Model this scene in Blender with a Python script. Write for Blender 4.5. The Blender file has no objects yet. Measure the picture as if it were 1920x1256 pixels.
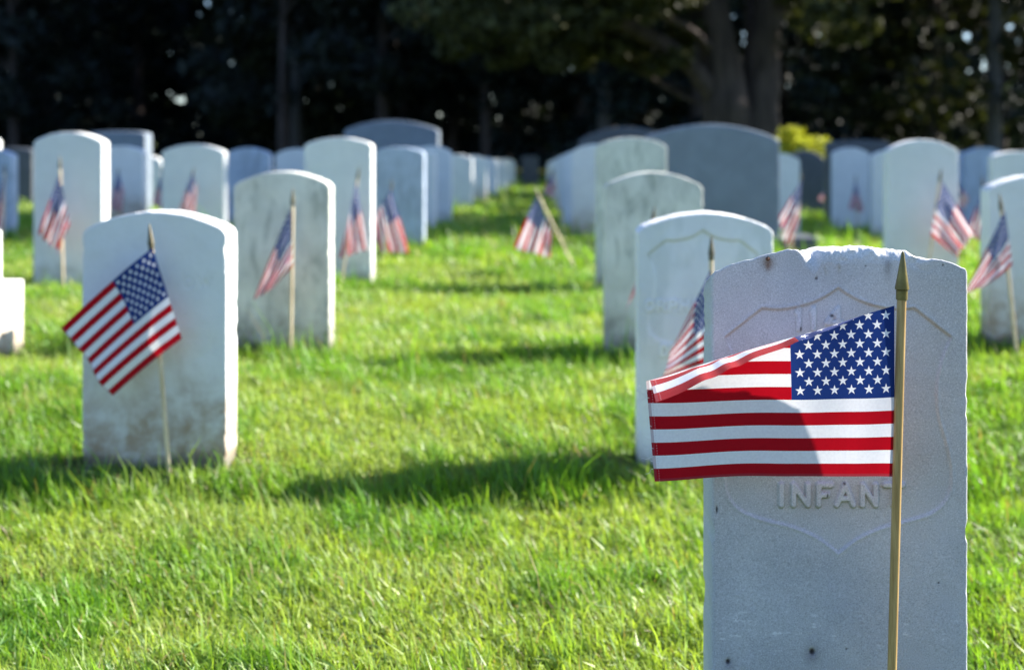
import bpy, math, random
import numpy as np
from mathutils import Vector

rad = math.radians
SC = bpy.context.scene
COL = SC.collection

# ------------------------------------------------------------------ camera
CAMH = 0.68            # eye height above the far lawn
F = 2450.0             # focal length in pixels of a 1920 px wide picture
VX, HY = 1039.0, 268.0 # where the grave rows converge / horizon
cam = bpy.data.cameras.new('camera'); camo = bpy.data.objects.new('camera', cam); COL.objects.link(camo)
cam.sensor_width = 36.0; cam.lens = 36.0 * F / 1920.0
camo.location = (0, 0, CAMH); camo.rotation_euler = (rad(90), 0, 0)
cam.shift_x = -(VX - 960.0) / 1920.0
cam.shift_y = -(628.0 - HY) / 1920.0
cam.clip_start = 0.05; cam.clip_end = 2000
cam.dof.use_dof = True; cam.dof.focus_distance = 1.635; cam.dof.aperture_fstop = 3.9
SC.camera = camo

# ------------------------------------------------------------------ world, sun, exposure
SUN = Vector((0.9, 0.38, 0.62)).normalized()
elev = math.asin(SUN.z); azim = math.atan2(SUN.x, SUN.y)
w = bpy.data.worlds.new('World'); SC.world = w; w.use_nodes = True
nt = w.node_tree; nt.nodes.clear()
sky = nt.nodes.new('ShaderNodeTexSky'); sky.sky_type = 'NISHITA'; sky.sun_disc = False
sky.sun_elevation = elev; sky.sun_rotation = azim; sky.air_density = 1.0; sky.dust_density = .6; sky.ozone_density = 2.0
bg = nt.nodes.new('ShaderNodeBackground'); bg.inputs['Strength'].default_value = 0.068
wo = nt.nodes.new('ShaderNodeOutputWorld')
cool = nt.nodes.new('ShaderNodeMix'); cool.data_type = 'RGBA'; cool.blend_type = 'MULTIPLY'; cool.inputs[0].default_value = 1.0
cool.inputs[7].default_value = (.88, 1.0, 1.22, 1)     # camera white balance is set for the sun, so open shade stays blue
nt.links.new(sky.outputs[0], cool.inputs[6]); nt.links.new(cool.outputs[2], bg.inputs[0]); nt.links.new(bg.outputs[0], wo.inputs[0])
sl = bpy.data.lights.new('sun', 'SUN'); sl.energy = 5.0; sl.angle = rad(0.5); sl.color = (1.0, 0.94, 0.84)
so = bpy.data.objects.new('sun', sl); COL.objects.link(so)
so.rotation_euler = SUN.to_track_quat('Z', 'Y').to_euler(); so.location = (6, 4, 8)
SC.view_settings.view_transform = 'Standard'; SC.view_settings.look = 'None'
SC.view_settings.exposure = 1.82; SC.view_settings.gamma = 1.0
SC.render.engine = 'CYCLES'
SC.cycles.use_denoising = True
SC.cycles.max_bounces = 7; SC.cycles.transparent_max_bounces = 8
SC.cycles.caustics_reflective = False; SC.cycles.caustics_refractive = False
SC.cycles.sample_clamp_indirect = 6.0

# ------------------------------------------------------------------ helpers
def tag(o, label=None, cat=None, group=None, kind=None):
    if label: o['label'] = label
    if cat: o['category'] = cat
    if group: o['group'] = group
    if kind: o['kind'] = kind
    return o

def hashn(ix, iy, seed):
    n = (ix.astype(np.int64) * 374761393 + iy.astype(np.int64) * 668265263 + seed * 1442695041) & 0x7fffffff
    n = (n ^ (n >> 13)) * 1274126177 & 0x7fffffff
    return ((n ^ (n >> 16)) & 0xffff) / 65535.0

def vnoise(x, y, seed=0):
    x = np.asarray(x, float); y = np.asarray(y, float)
    x, y = np.broadcast_arrays(x, y)
    ix = np.floor(x); iy = np.floor(y); fx = x - ix; fy = y - iy
    fx = fx * fx * (3 - 2 * fx); fy = fy * fy * (3 - 2 * fy)
    a = hashn(ix, iy, seed); b = hashn(ix + 1, iy, seed); c = hashn(ix, iy + 1, seed); d = hashn(ix + 1, iy + 1, seed)
    return (a * (1 - fx) + b * fx) * (1 - fy) + (c * (1 - fx) + d * fx) * fy

def fbm(x, y, seed=0, o=4):
    s = 0; a = 0.5; t = 0
    for k in range(o):
        s = s + a * vnoise(np.asarray(x) * 2 ** k, np.asarray(y) * 2 ** k, seed + k * 17); t += a; a *= 0.5
    return s / t

def sstep(a, b, x):
    t = np.clip((x - a) / (b - a), 0, 1); return t * t * (3 - 2 * t)

def fast_mesh(name, V, faces, mat, smooth=True, parent=None, attr=None, uv=None, sharp=None):
    """V (N,3); faces: list of int arrays (M,k)."""
    me = bpy.data.meshes.new(name)
    V = np.ascontiguousarray(V, dtype=np.float32)
    me.vertices.add(len(V)); me.vertices.foreach_set('co', V.ravel())
    idx = np.concatenate([f.ravel() for f in faces]).astype(np.int32)
    tot = np.concatenate([np.full(len(f), f.shape[1]) for f in faces]).astype(np.int32)
    st = np.concatenate([[0], np.cumsum(tot)[:-1]]).astype(np.int32)
    me.loops.add(len(idx)); me.loops.foreach_set('vertex_index', idx)
    me.polygons.add(len(tot)); me.polygons.foreach_set('loop_start', st)
    me.polygons.foreach_set('loop_total', tot)
    me.polygons.foreach_set('use_smooth', np.full(len(tot), smooth))
    me.update(calc_edges=True)
    if uv is not None:
        l = me.uv_layers.new(name='UVMap'); l.data.foreach_set('uv', np.ascontiguousarray(uv[idx], dtype=np.float32).ravel())
    if attr:
        for k, c in attr.items():
            a = me.attributes.new(k, 'FLOAT_COLOR', 'POINT')
            c4 = np.ones((len(V), 4), np.float32); c4[:, :3] = c
            a.data.foreach_set('color', c4.ravel())
    if smooth and sharp is not None:
        me.set_sharp_from_angle(angle=sharp)
    me.materials.append(mat)
    o = bpy.data.objects.new(name, me); COL.objects.link(o)
    if parent: o.parent = parent
    return o

def gridfaces(nu, nv, off=0):
    i, j = np.meshgrid(np.arange(nu - 1), np.arange(nv - 1), indexing='ij')
    a = (i * nv + j).ravel() + off
    return np.stack([a, a + nv, a + nv + 1, a + 1], 1)

def empty(name, loc):
    o = bpy.data.objects.new(name, None); COL.objects.link(o); o.location = loc; o.empty_display_size = 0.1
    return o

def lathe(profile, p0, p1, n=20):
    """rings: profile of (t, r) along the line p0-p1; t in metres from p0"""
    p0 = Vector(p0); d = (Vector(p1) - p0).normalized()
    a = d.orthogonal().normalized(); b = d.cross(a)
    V = []; 
    for t, r in profile:
        for k in range(n):
            th = 2 * math.pi * k / n
            V.append(p0 + d * t + (a * math.cos(th) + b * math.sin(th)) * r)
    Fq = []
    for i in range(len(profile) - 1):
        for k in range(n):
            k2 = (k + 1) % n
            Fq.append((i * n + k, i * n + k2, (i + 1) * n + k2, (i + 1) * n + k))
    return np.array([tuple(v) for v in V]), np.array(Fq)

# ------------------------------------------------------------------ ground height
_gy = [-50, 0, 1.5, 2.2, 2.7, 3.1, 3.6, 4.5, 5.6, 6.4, 7.4, 8.2, 9.5, 11, 14, 18, 26, 40, 3000]
_gz = [-.24, -.22, -.20, -.185, -.155, -.115, -.075, -.045, -.040, -.035, 0.0, .02, .01, -.02, -.05, -.09, -.13, -.2, -.2]
ROWS = ((3.03, .13), (4.45, .05), (6.30, .06), (7.95, .0))   # front faces of the rows: y = y0 + k (x + .93)
def ground(x, y):
    x = np.asarray(x, float); y = np.asarray(y, float)
    g = np.interp(y, _gy, _gz) - 0.035 * 4 * np.tanh(x / 4) + .10 * sstep(.7, 1.7, x) * sstep(2.6, 4.3, y) * (1 - sstep(6.2, 8.2, y))
    n = (fbm(x * 1.3 + 40, y * 1.3 + 40, 3, 3) - .5) * 0.05 * sstep(1.0, 2.0, y)
    # little terraces where the mower never reaches, one in front of each row of stones
    for y0, k in ROWS:
        yr = y0 + k * (x + .93)
        n = n + 0.008 * np.exp(-((y - yr - .06) / .09) ** 2) - 0.032 * np.exp(-((y - yr + .15) / .10) ** 2) * (.6 + .7 * vnoise(x * 2.2, y * 0 + y0, 5))
    return g + n - 0.012
def gz(x, y): return float(ground(np.array([x]), np.array([y]))[0])

# ------------------------------------------------------------------ node helpers
def newmat(name):
    m = bpy.data.materials.new(name); m.use_nodes = True
    m.node_tree.nodes.clear(); return m, m.node_tree
class NB:
    def __init__(s, nt): s.nt = nt
    def n(s, typ, **kw):
        x = s.nt.nodes.new(typ)
        for k, v in kw.items(): setattr(x, k, v)
        return x
    def l(s, a, b): s.nt.links.new(a, b)
    def val(s, sock, v):
        if hasattr(v, 'default_value') or isinstance(v, bpy.types.NodeSocket): s.l(v, sock)
        else: sock.default_value = v
    def m(s, op, a, b=0.0, c=None, clamp=False):
        x = s.n('ShaderNodeMath', operation=op); x.use_clamp = clamp
        s.val(x.inputs[0], a); s.val(x.inputs[1], b)
        if c is not None: s.val(x.inputs[2], c)
        return x.outputs[0]
    def mix(s, f, a, b, blend='MIX'):
        x = s.n('ShaderNodeMix', data_type='RGBA', blend_type=blend)
        s.val(x.inputs[0], f)
        s.val(x.inputs[6], a if isinstance(a, bpy.types.NodeSocket) else (*a, 1)); s.val(x.inputs[7], b if isinstance(b, bpy.types.NodeSocket) else (*b, 1))
        return x.outputs[2]
    def noise(s, vec, scale, detail=3, rough=.55, dist=0):
        x = s.n('ShaderNodeTexNoise'); s.l(vec, x.inputs['Vector'])
        x.inputs['Scale'].default_value = scale; x.inputs['Detail'].default_value = detail
        x.inputs['Roughness'].default_value = rough; x.inputs['Distortion'].default_value = dist
        return x.outputs[0]
    def ramp(s, v, a, b, c0=0.0, c1=1.0):
        x = s.n('ShaderNodeMapRange'); x.clamp = True; x.interpolation_type = 'SMOOTHSTEP'
        s.val(x.inputs[0], v); x.inputs[1].default_value = a; x.inputs[2].default_value = b
        x.inputs[3].default_value = c0; x.inputs[4].default_value = c1
        return x.outputs[0]

def marble(name, base, dirt=(.30, .23, .16), dirt_h=.16, dirt_amt=.7, mott=.18, veins=0.0, rough=.75, stain_attr=False, grain=0.25, topdark=0.0):
    m, nt = newmat(name); b = NB(nt)
    tc = b.n('ShaderNodeTexCoord'); oi = b.n('ShaderNodeObjectInfo')
    off = b.n('ShaderNodeVectorMath', operation='ADD')
    sc = b.n('ShaderNodeVectorMath', operation='SCALE'); b.l(oi.outputs['Location'], sc.inputs[0]); sc.inputs['Scale'].default_value = 3.7
    b.l(tc.outputs['Object'], off.inputs[0]); b.l(sc.outputs[0], off.inputs[1])
    P = off.outputs[0]
    n1 = b.noise(P, 7, 5, .6, .6); n2 = b.noise(P, 38, 4, .6); n3 = b.noise(P, 520, 2, .7)
    col = b.mix(b.ramp(n1, .35, .68), [c * (1 - mott) for c in base], base)
    col = b.mix(b.ramp(n2, .55, .75, 0, .35), col, [c * .8 for c in base])
    # fine crystalline grain of worn marble
    col = b.mix(b.ramp(n3, .50, .70, 0, grain), col, [c * .40 for c in base])
    col = b.mix(b.ramp(n3, .46, .30, 0, grain), col, [min(1, c * 1.45) for c in base])
    if veins:
        mp = b.n('ShaderNodeMapping'); b.l(P, mp.inputs[0]); mp.inputs['Rotation'].default_value = (0, rad(35), 0); mp.inputs['Scale'].default_value = (1, 1, .25)
        v = b.noise(mp.outputs[0], 16, 4, .6, 1.5)
        col = b.mix(b.ramp(v, .45, .62, 0, veins), col, [c * .55 for c in base])
    if topdark:
        mp = b.n('ShaderNodeMapping'); b.l(P, mp.inputs[0]); mp.inputs['Scale'].default_value = (1, 1, .35)
        v = b.noise(mp.outputs[0], 22, 4, .65, .6)
        col = b.mix(b.ramp(v, .48, .72, 0, topdark), col, (.27, .29, .25))
    # soil splash and lichen creeping up from the ground
    sep = b.n('ShaderNodeSeparateXYZ'); b.l(tc.outputs['Object'], sep.inputs[0])
    nz = b.noise(P, 9, 5, .65, .8)
    h = b.m('ADD', sep.outputs['Z'], b.m('MULTIPLY', b.m('SUBTRACT', nz, .5), -.34))
    dm = b.m('MULTIPLY', b.ramp(h, .0, dirt_h, 1, 0), b.ramp(b.noise(P, 26, 4, .6), .28, .6, .45, 1))
    col = b.mix(b.m('MULTIPLY', dm, dirt_amt), col, dirt)
    h2 = b.m('ADD', sep.outputs['Z'], b.m('MULTIPLY', b.m('SUBTRACT', nz, .5), -.08))
    col = b.mix(b.ramp(h2, .0, .035, .75, 0), col, (.09, .085, .06))
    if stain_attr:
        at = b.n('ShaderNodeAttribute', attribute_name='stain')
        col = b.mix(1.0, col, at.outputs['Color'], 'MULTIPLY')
    pr = b.n('ShaderNodeBsdfPrincipled'); b.l(col, pr.inputs['Base Color']); pr.inputs['Roughness'].default_value = rough
    pr.inputs['Specular IOR Level'].default_value = .35
    bm = b.n('ShaderNodeBump'); bm.inputs['Strength'].default_value = .5; bm.inputs['Distance'].default_value = .0012
    b.l(b.m('ADD', b.m('MULTIPLY', n3, .45), b.m('MULTIPLY', b.noise(P, 140, 3), 1.0)), bm.inputs['Height']); b.l(bm.outputs[0], pr.inputs['Normal'])
    o = b.n('ShaderNodeOutputMaterial'); b.l(pr.outputs[0], o.inputs[0])
    return m

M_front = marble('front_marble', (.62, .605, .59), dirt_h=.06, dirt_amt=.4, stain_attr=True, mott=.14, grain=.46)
M_white = marble('white_marble', (.76, .76, .74), dirt=(.34, .25, .17), dirt_h=.30, dirt_amt=1.0, mott=.07, grain=.1)
M_carved = marble('carved_marble', (.80, .80, .80), dirt=(.28, .25, .20), dirt_h=.14, dirt_amt=.6, mott=.07, grain=.1, stain_attr=True)
M_clean = marble('clean_marble', (.72, .73, .72), dirt=(.28, .25, .20), dirt_h=.14, dirt_amt=.6, mott=.07, grain=.1)
M_weath = marble('weathered_marble', (.70, .70, .63), dirt=(.24, .22, .18), dirt_h=.20, dirt_amt=.9, mott=.2, topdark=.7)
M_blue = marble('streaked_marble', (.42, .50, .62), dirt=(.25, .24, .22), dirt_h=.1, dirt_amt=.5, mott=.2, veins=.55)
M_grey = marble('grey_granite', (.19, .23, .28), dirt=(.16, .16, .15), dirt_h=.1, dirt_amt=.5, mott=.15, rough=.6, grain=.4)
M_dark = marble('dark_granite', (.09, .10, .115), dirt=(.1, .1, .09), dirt_h=.1, dirt_amt=.5, mott=.2, rough=.5, grain=.4)

def simple(name, col, rough=.6, metal=0.0, spec=.5, noise=None, coat=0):
    m, nt = newmat(name); b = NB(nt)
    pr = b.n('ShaderNodeBsdfPrincipled'); pr.inputs['Roughness'].default_value = rough; pr.inputs['Metallic'].default_value = metal
    pr.inputs['Specular IOR Level'].default_value = spec; pr.inputs['Coat Weight'].default_value = coat
    if noise:
        tc = b.n('ShaderNodeTexCoord'); mp = b.n('ShaderNodeMapping'); b.l(tc.outputs['Object'], mp.inputs[0]); mp.inputs['Scale'].default_value = noise[0]
        v = b.noise(mp.outputs[0], noise[1], 4, .6)
        b.l(b.mix(b.ramp(v, .35, .7), col, noise[2]), pr.inputs['Base Color'])
        bm = b.n('ShaderNodeBump'); bm.inputs['Strength'].default_value = .3; bm.inputs['Distance'].default_value = .0006
        b.l(v, bm.inputs['Height']); b.l(bm.outputs[0], pr.inputs['Normal'])
    else: pr.inputs['Base Color'].default_value = (*col, 1)
    o = b.n('ShaderNodeOutputMaterial'); b.l(pr.outputs[0], o.inputs[0]); return m
M_stick = simple('varnished_wood', (.50, .33, .13), .38, noise=((1, 1, .06), 260, (.33, .20, .07)), coat=.3)
M_pale_stick = simple('pale_wood', (.72, .58, .40), .5, noise=((1, 1, .06), 260, (.45, .33, .18)))
M_gold_dull = simple('dull_gold', (.12, .10, .045), .45, metal=.2, noise=((1, 1, 1), 60, (.08, .065, .03)))
M_gold = simple('gold_plastic', (.21, .165, .045), .38, metal=.3, noise=((1, 1, 1), 60, (.13, .10, .025)))
M_rust = simple('rusty_iron', (.10, .05, .03), .9, noise=((1, 1, 1), 300, (.22, .10, .05)))
M_thread = simple('white_thread', (.8, .78, .8), .8)

def flag_mat():
    m, nt = newmat('flag_cloth'); b = NB(nt)
    uv = b.n('ShaderNodeUVMap'); uv.uv_map = 'UVMap'
    s = b.n('ShaderNodeSeparateXYZ'); b.l(uv.outputs[0], s.inputs[0]); U, V = s.outputs[0], s.outputs[1]
    stripe = b.m('GREATER_THAN', b.m('MODULO', b.m('MULTIPLY', V, 13.0), 2.0), 1.0)   # 1 = white
    red, white, blue = (.46, .003, .012), (.90, .89, .93), (.014, .040, .19)
    col = b.mix(stripe, red, white)
    CW = .425
    inx = b.m('LESS_THAN', U, CW); iny = b.m('GREATER_THAN', V, 6 / 13)
    can = b.m('MULTIPLY', inx, iny)
    X = b.m('MULTIPLY', U, 12 / CW); Y = b.m('MULTIPLY', b.m('SUBTRACT', V, 6 / 13), 10 * 13 / 7)
    def star(ox, lim):
        px = b.m('SUBTRACT', b.m('MODULO', b.m('ADD', X, ox), 2.0), 1.0)
        py = b.m('SUBTRACT', b.m('MODULO', b.m('ADD', Y, ox), 2.0), 1.0)
        py = b.m('MULTIPLY', py, 1.02)
        a = b.m('ADD', b.m('ARCTAN2', px, py), 4 * math.pi / 5 * 2 + math.pi / 5)
        a = b.m('ABSOLUTE', b.m('SUBTRACT', b.m('MODULO', a, 2 * math.pi / 5), math.pi / 5))
        r = b.m('SQRT', b.m('ADD', b.m('MULTIPLY', px, px), b.m('MULTIPLY', py, py)))
        R = .60; ri = R * .382; c36, s36 = math.cos(math.pi / 5), math.sin(math.pi / 5)
        nx, ny, cc = ri * s36, R - ri * c36, R * ri * s36
        d = b.m('ADD', b.m('MULTIPLY', b.m('MULTIPLY', r, b.m('COSINE', a)), nx), b.m('MULTIPLY', b.m('MULTIPLY', r, b.m('SINE', a)), ny))
        ins = b.m('LESS_THAN', d, cc)
        if lim:
            for (v, op, k) in ((X, 'GREATER_THAN', 1.0), (X, 'LESS_THAN', 11.0), (Y, 'GREATER_THAN', 1.0), (Y, 'LESS_THAN', 9.0)):
                ins = b.m('MULTIPLY', ins, b.m(op, v, k))
        return ins
    st = b.m('MAXIMUM', star(0.0, False), star(1.0, True))
    col = b.mix(can, col, b.mix(st, blue, white))
    hem = b.m('MAXIMUM', b.m('LESS_THAN', V, .016), b.m('GREATER_THAN', U, .988))
    col = b.mix(b.m('MULTIPLY', hem, .45), col, (.25, .06, .08))
    dash = b.m('MULTIPLY', b.m('GREATER_THAN', b.m('SINE', b.m('MULTIPLY', V, 420.0)), .2), b.m('MULTIPLY', b.m('GREATER_THAN', U, .978), b.m('LESS_THAN', U, .982)))
    col = b.mix(b.m('MULTIPLY', dash, .35), col, (.6, .55, .6))
    # woven threads
    wx = b.m('SINE', b.m('MULTIPLY', U, 1700.0)); wy = b.m('SINE', b.m('MULTIPLY', V, 1150.0))
    wv = b.m('MULTIPLY', wx, wy)
    tc = b.n('ShaderNodeTexCoord')
    nn = b.noise(tc.outputs['Object'], 300, 2)
    col = b.mix(b.m('MULTIPLY', b.ramp(nn, .3, .7), .22), col, (.72, .70, .74), 'MULTIPLY')
    df = b.n('ShaderNodeBsdfPrincipled'); b.l(col, df.inputs['Base Color']); df.inputs['Roughness'].default_value = .8
    df.inputs['Specular IOR Level'].default_value = .15; df.inputs['Sheen Weight'].default_value = .1
    tr = b.n('ShaderNodeBsdfTranslucent'); b.l(col, tr.inputs['Color'])
    bm = b.n('ShaderNodeBump'); bm.inputs['Strength'].default_value = .25; bm.inputs['Distance'].default_value = .0003
    b.l(b.m('ADD', wv, b.m('MULTIPLY', b.noise(tc.outputs['Object'], 28, 3, .55, .8), 14.0)), bm.inputs['Height']); b.l(bm.outputs[0], df.inputs['Normal'])
    mx = b.n('ShaderNodeMixShader'); mx.inputs[0].default_value = .30; b.l(df.outputs[0], mx.inputs[1]); b.l(tr.outputs[0], mx.inputs[2])
    o = b.n('ShaderNodeOutputMaterial'); b.l(mx.outputs[0], o.inputs[0]); return m
M_flag = flag_mat()

def leafy(name, trans=.4, rough=.45, spec=.4, attr='tint'):
    m, nt = newmat(name); b = NB(nt)
    at = b.n('ShaderNodeAttribute', attribute_name=attr)
    pr = b.n('ShaderNodeBsdfPrincipled'); b.l(at.outputs['Color'], pr.inputs['Base Color']); pr.inputs['Roughness'].default_value = rough
    pr.inputs['Specular IOR Level'].default_value = spec
    tr = b.n('ShaderNodeBsdfTranslucent'); b.l(b.mix(1.0, at.outputs['Color'], (1.2, 1.25, .55), 'MULTIPLY'), tr.inputs['Color'])
    mx = b.n('ShaderNodeMixShader'); mx.inputs[0].default_value = trans; b.l(pr.outputs[0], mx.inputs[1]); b.l(tr.outputs[0], mx.inputs[2])
    o = b.n('ShaderNodeOutputMaterial'); b.l(mx.outputs[0], o.inputs[0]); return m
M_grass = leafy('grass_blades', .48, .42, .45)
M_leaf = leafy('foliage', .22, .6, .15)
M_bark = simple('bark', (.075, .060, .056), .95, spec=.1, noise=((1, 1, .15), 9, (.035, .029, .027)))
M_pale = simple('pale_bark', (.085, .082, .08), .9, spec=.1, noise=((1, 1, .2), 5, (.06, .055, .05)))

def soil_mat():
    m, nt = newmat('lawn_soil'); b = NB(nt); tc = b.n('ShaderNodeTexCoord')
    P = tc.outputs['Object']
    n = b.noise(P, 2.2, 5, .6); n2 = b.noise(P, 60, 4, .6)
    col = b.mix(b.ramp(n, .35, .65), (.045, .065, .014), (.075, .10, .022))
    col = b.mix(b.ramp(n2, .45, .7, 0, .6), col, (.06, .045, .02))
    pr = b.n('ShaderNodeBsdfPrincipled'); b.l(col, pr.inputs['Base Color']); pr.inputs['Roughness'].default_value = .95; pr.inputs['Specular IOR Level'].default_value = .1
    bm = b.n('ShaderNodeBump'); bm.inputs['Distance'].default_value = .02; b.l(n2, bm.inputs['Height']); b.l(bm.outputs[0], pr.inputs['Normal'])
    o = b.n('ShaderNodeOutputMaterial'); b.l(pr.outputs[0], o.inputs[0]); return m
M_soil = soil_mat()

# ------------------------------------------------------------------ ground sheet
xs = np.unique(np.concatenate([np.linspace(-900, -30, 12), np.linspace(-30, -6, 40), np.linspace(-6, 6, 241), np.linspace(6, 30, 40), np.linspace(30, 900, 12)]))
ys = np.unique(np.concatenate([np.linspace(-300, 0, 8), np.linspace(0, 12, 401), np.linspace(12, 60, 120), np.linspace(60, 1500, 20)]))
GX, GY = np.meshgrid(xs, ys, indexing='ij')
V = np.stack([GX.ravel(), GY.ravel(), ground(GX.ravel(), GY.ravel())], 1)
g = fast_mesh('ground', V, [gridfaces(len(xs), len(ys))], M_soil); tag(g, 'soil of the cemetery lawn', kind='structure')

# ------------------------------------------------------------------ letter strokes (unit height, origin bottom left)
def arc(cx, cy, rx, ry, a0, a1, n=10):
    return [(cx + rx * math.cos(rad(a0 + (a1 - a0) * k / n)), cy + ry * math.sin(rad(a0 + (a1 - a0) * k / n))) for k in range(n + 1)]
GL = {
 'I': (.0, [[(0, 0), (0, 1)]]),
 'N': (.62, [[(0, 0), (0, 1)], [(0, 1), (.62, 0)], [(.62, 0), (.62, 1)]]),
 'F': (.55, [[(0, 0), (0, 1)], [(0, 1), (.55, 1)], [(0, .5), (.4, .5)]]),
 'A': (.70, [[(0, 0), (.35, 1)], [(.35, 1), (.70, 0)], [(.13, .32), (.57, .32)]]),
 'T': (.66, [[(.33, 0), (.33, 1)], [(0, 1), (.66, 1)]]),
 'O': (.62, [arc(.31, .5, .31, .5, 0, 360, 24)]),
 'D': (.55, [[(0, 0), (0, 1)], [(0, 1), (.25, 1)] + arc(.25, .5, .30, .5, 90, -90, 12) + [(0, 0)]]),
 'P': (.5, [[(0, 0), (0, 1)], [(0, 1), (.25, 1)] + arc(.25, .76, .25, .24, 90, -90, 10) + [(0, .52)]]),
 'R': (.55, [[(0, 0), (0, 1)], [(0, 1), (.25, 1)] + arc(.25, .76, .25, .24, 90, -90, 10) + [(0, .52)], [(.25, .52), (.55, 0)]]),
 'H': (.6, [[(0, 0), (0, 1)], [(.6, 0), (.6, 1)], [(0, .5), (.6, .5)]]),
 'W': (.85, [[(0, 1), (.22, 0)], [(.22, 0), (.425, .8)], [(.425, .8), (.63, 0)], [(.63, 0), (.85, 1)]]),
 '1': (.2, [[(.2, 0), (.2, 1)], [(.2, 1), (0, .8)]]),
 '4': (.62, [[(.5, 0), (.5, 1)], [(.5, 1), (0, .3)], [(0, .3), (.66, .3)]]),
}
def seg_dist(X, Z, pts):
    d = np.full(X.shape, 1e9)
    for (x0, z0), (x1, z1) in zip(pts[:-1], pts[1:]):
        dx, dz = x1 - x0, z1 - z0; L = dx * dx + dz * dz + 1e-12
        t = np.clip(((X - x0) * dx + (Z - z0) * dz) / L, 0, 1)
        d = np.minimum(d, np.hypot(X - x0 - t * dx, Z - z0 - t * dz))
    return d
def letter_dist(X, Z, items):
    """items: (char, x, z, width, height)"""
    d = np.full(X.shape, 1e9)
    for ch, x, z, wd, h in items:
        gw, st = GL[ch]; sx = wd / gw if gw > 0 else 1
        for pl in st:
            d = np.minimum(d, seg_dist(X, Z, [(x + p[0] * sx, z + p[1] * h) for p in pl]))
    return d
def inside_poly(X, Z, pts):
    ins = np.zeros(X.shape, bool); n = len(pts)
    for k in range(n):
        x0, z0 = pts[k]; x1, z1 = pts[(k + 1) % n]
        c = ((z0 > Z) != (z1 > Z)) & (X < (x1 - x0) * (Z - z0) / (z1 - z0 + 1e-12) + x0)
        ins ^= c
    return ins
def smooth_pl(pts, n=6):
    out = []
    P = [pts[0]] + list(pts) + [pts[-1]]
    for i in range(1, len(P) - 2):
        for k in range(n):
            t = k / n; a, b_, c, d = P[i - 1], P[i], P[i + 1], P[i + 2]
            out.append(tuple(.5 * (2 * b_[q] + (c[q] - a[q]) * t + (2 * a[q] - 5 * b_[q] + 4 * c[q] - d[q]) * t * t + (3 * b_[q] - a[q] - 3 * c[q] + d[q]) * t ** 3) for q in (0, 1)))
    out.append(pts[-1]); return out
# shield outline, metres from the stone's centre line / from the apex
_cx, _s = 1572.0, 1455.0
_half_top = [(1572, 540), (1600, 558), (1635, 572), (1680, 580), (1715, 578)]
_half_side = [(1784, 632), (1768, 670), (1757, 720), (1760, 780), (1776, 840), (1784, 890), (1777, 930), (1752, 958), (1705, 975), (1655, 988), (1610, 1008), (1572, 1036)]
def shield(cx0=0., ztop=0., k=1.0):
    r = smooth_pl(_half_top)[:-1] + [(1715, 578)] + smooth_pl(_half_side)
    R = [((x - _cx) / _s * k + cx0, (540 - y) / _s * k + ztop) for x, y in r]
    L = [(2 * cx0 - x, z) for x, z in R][::-1]
    return R + L[1:-1]

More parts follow.
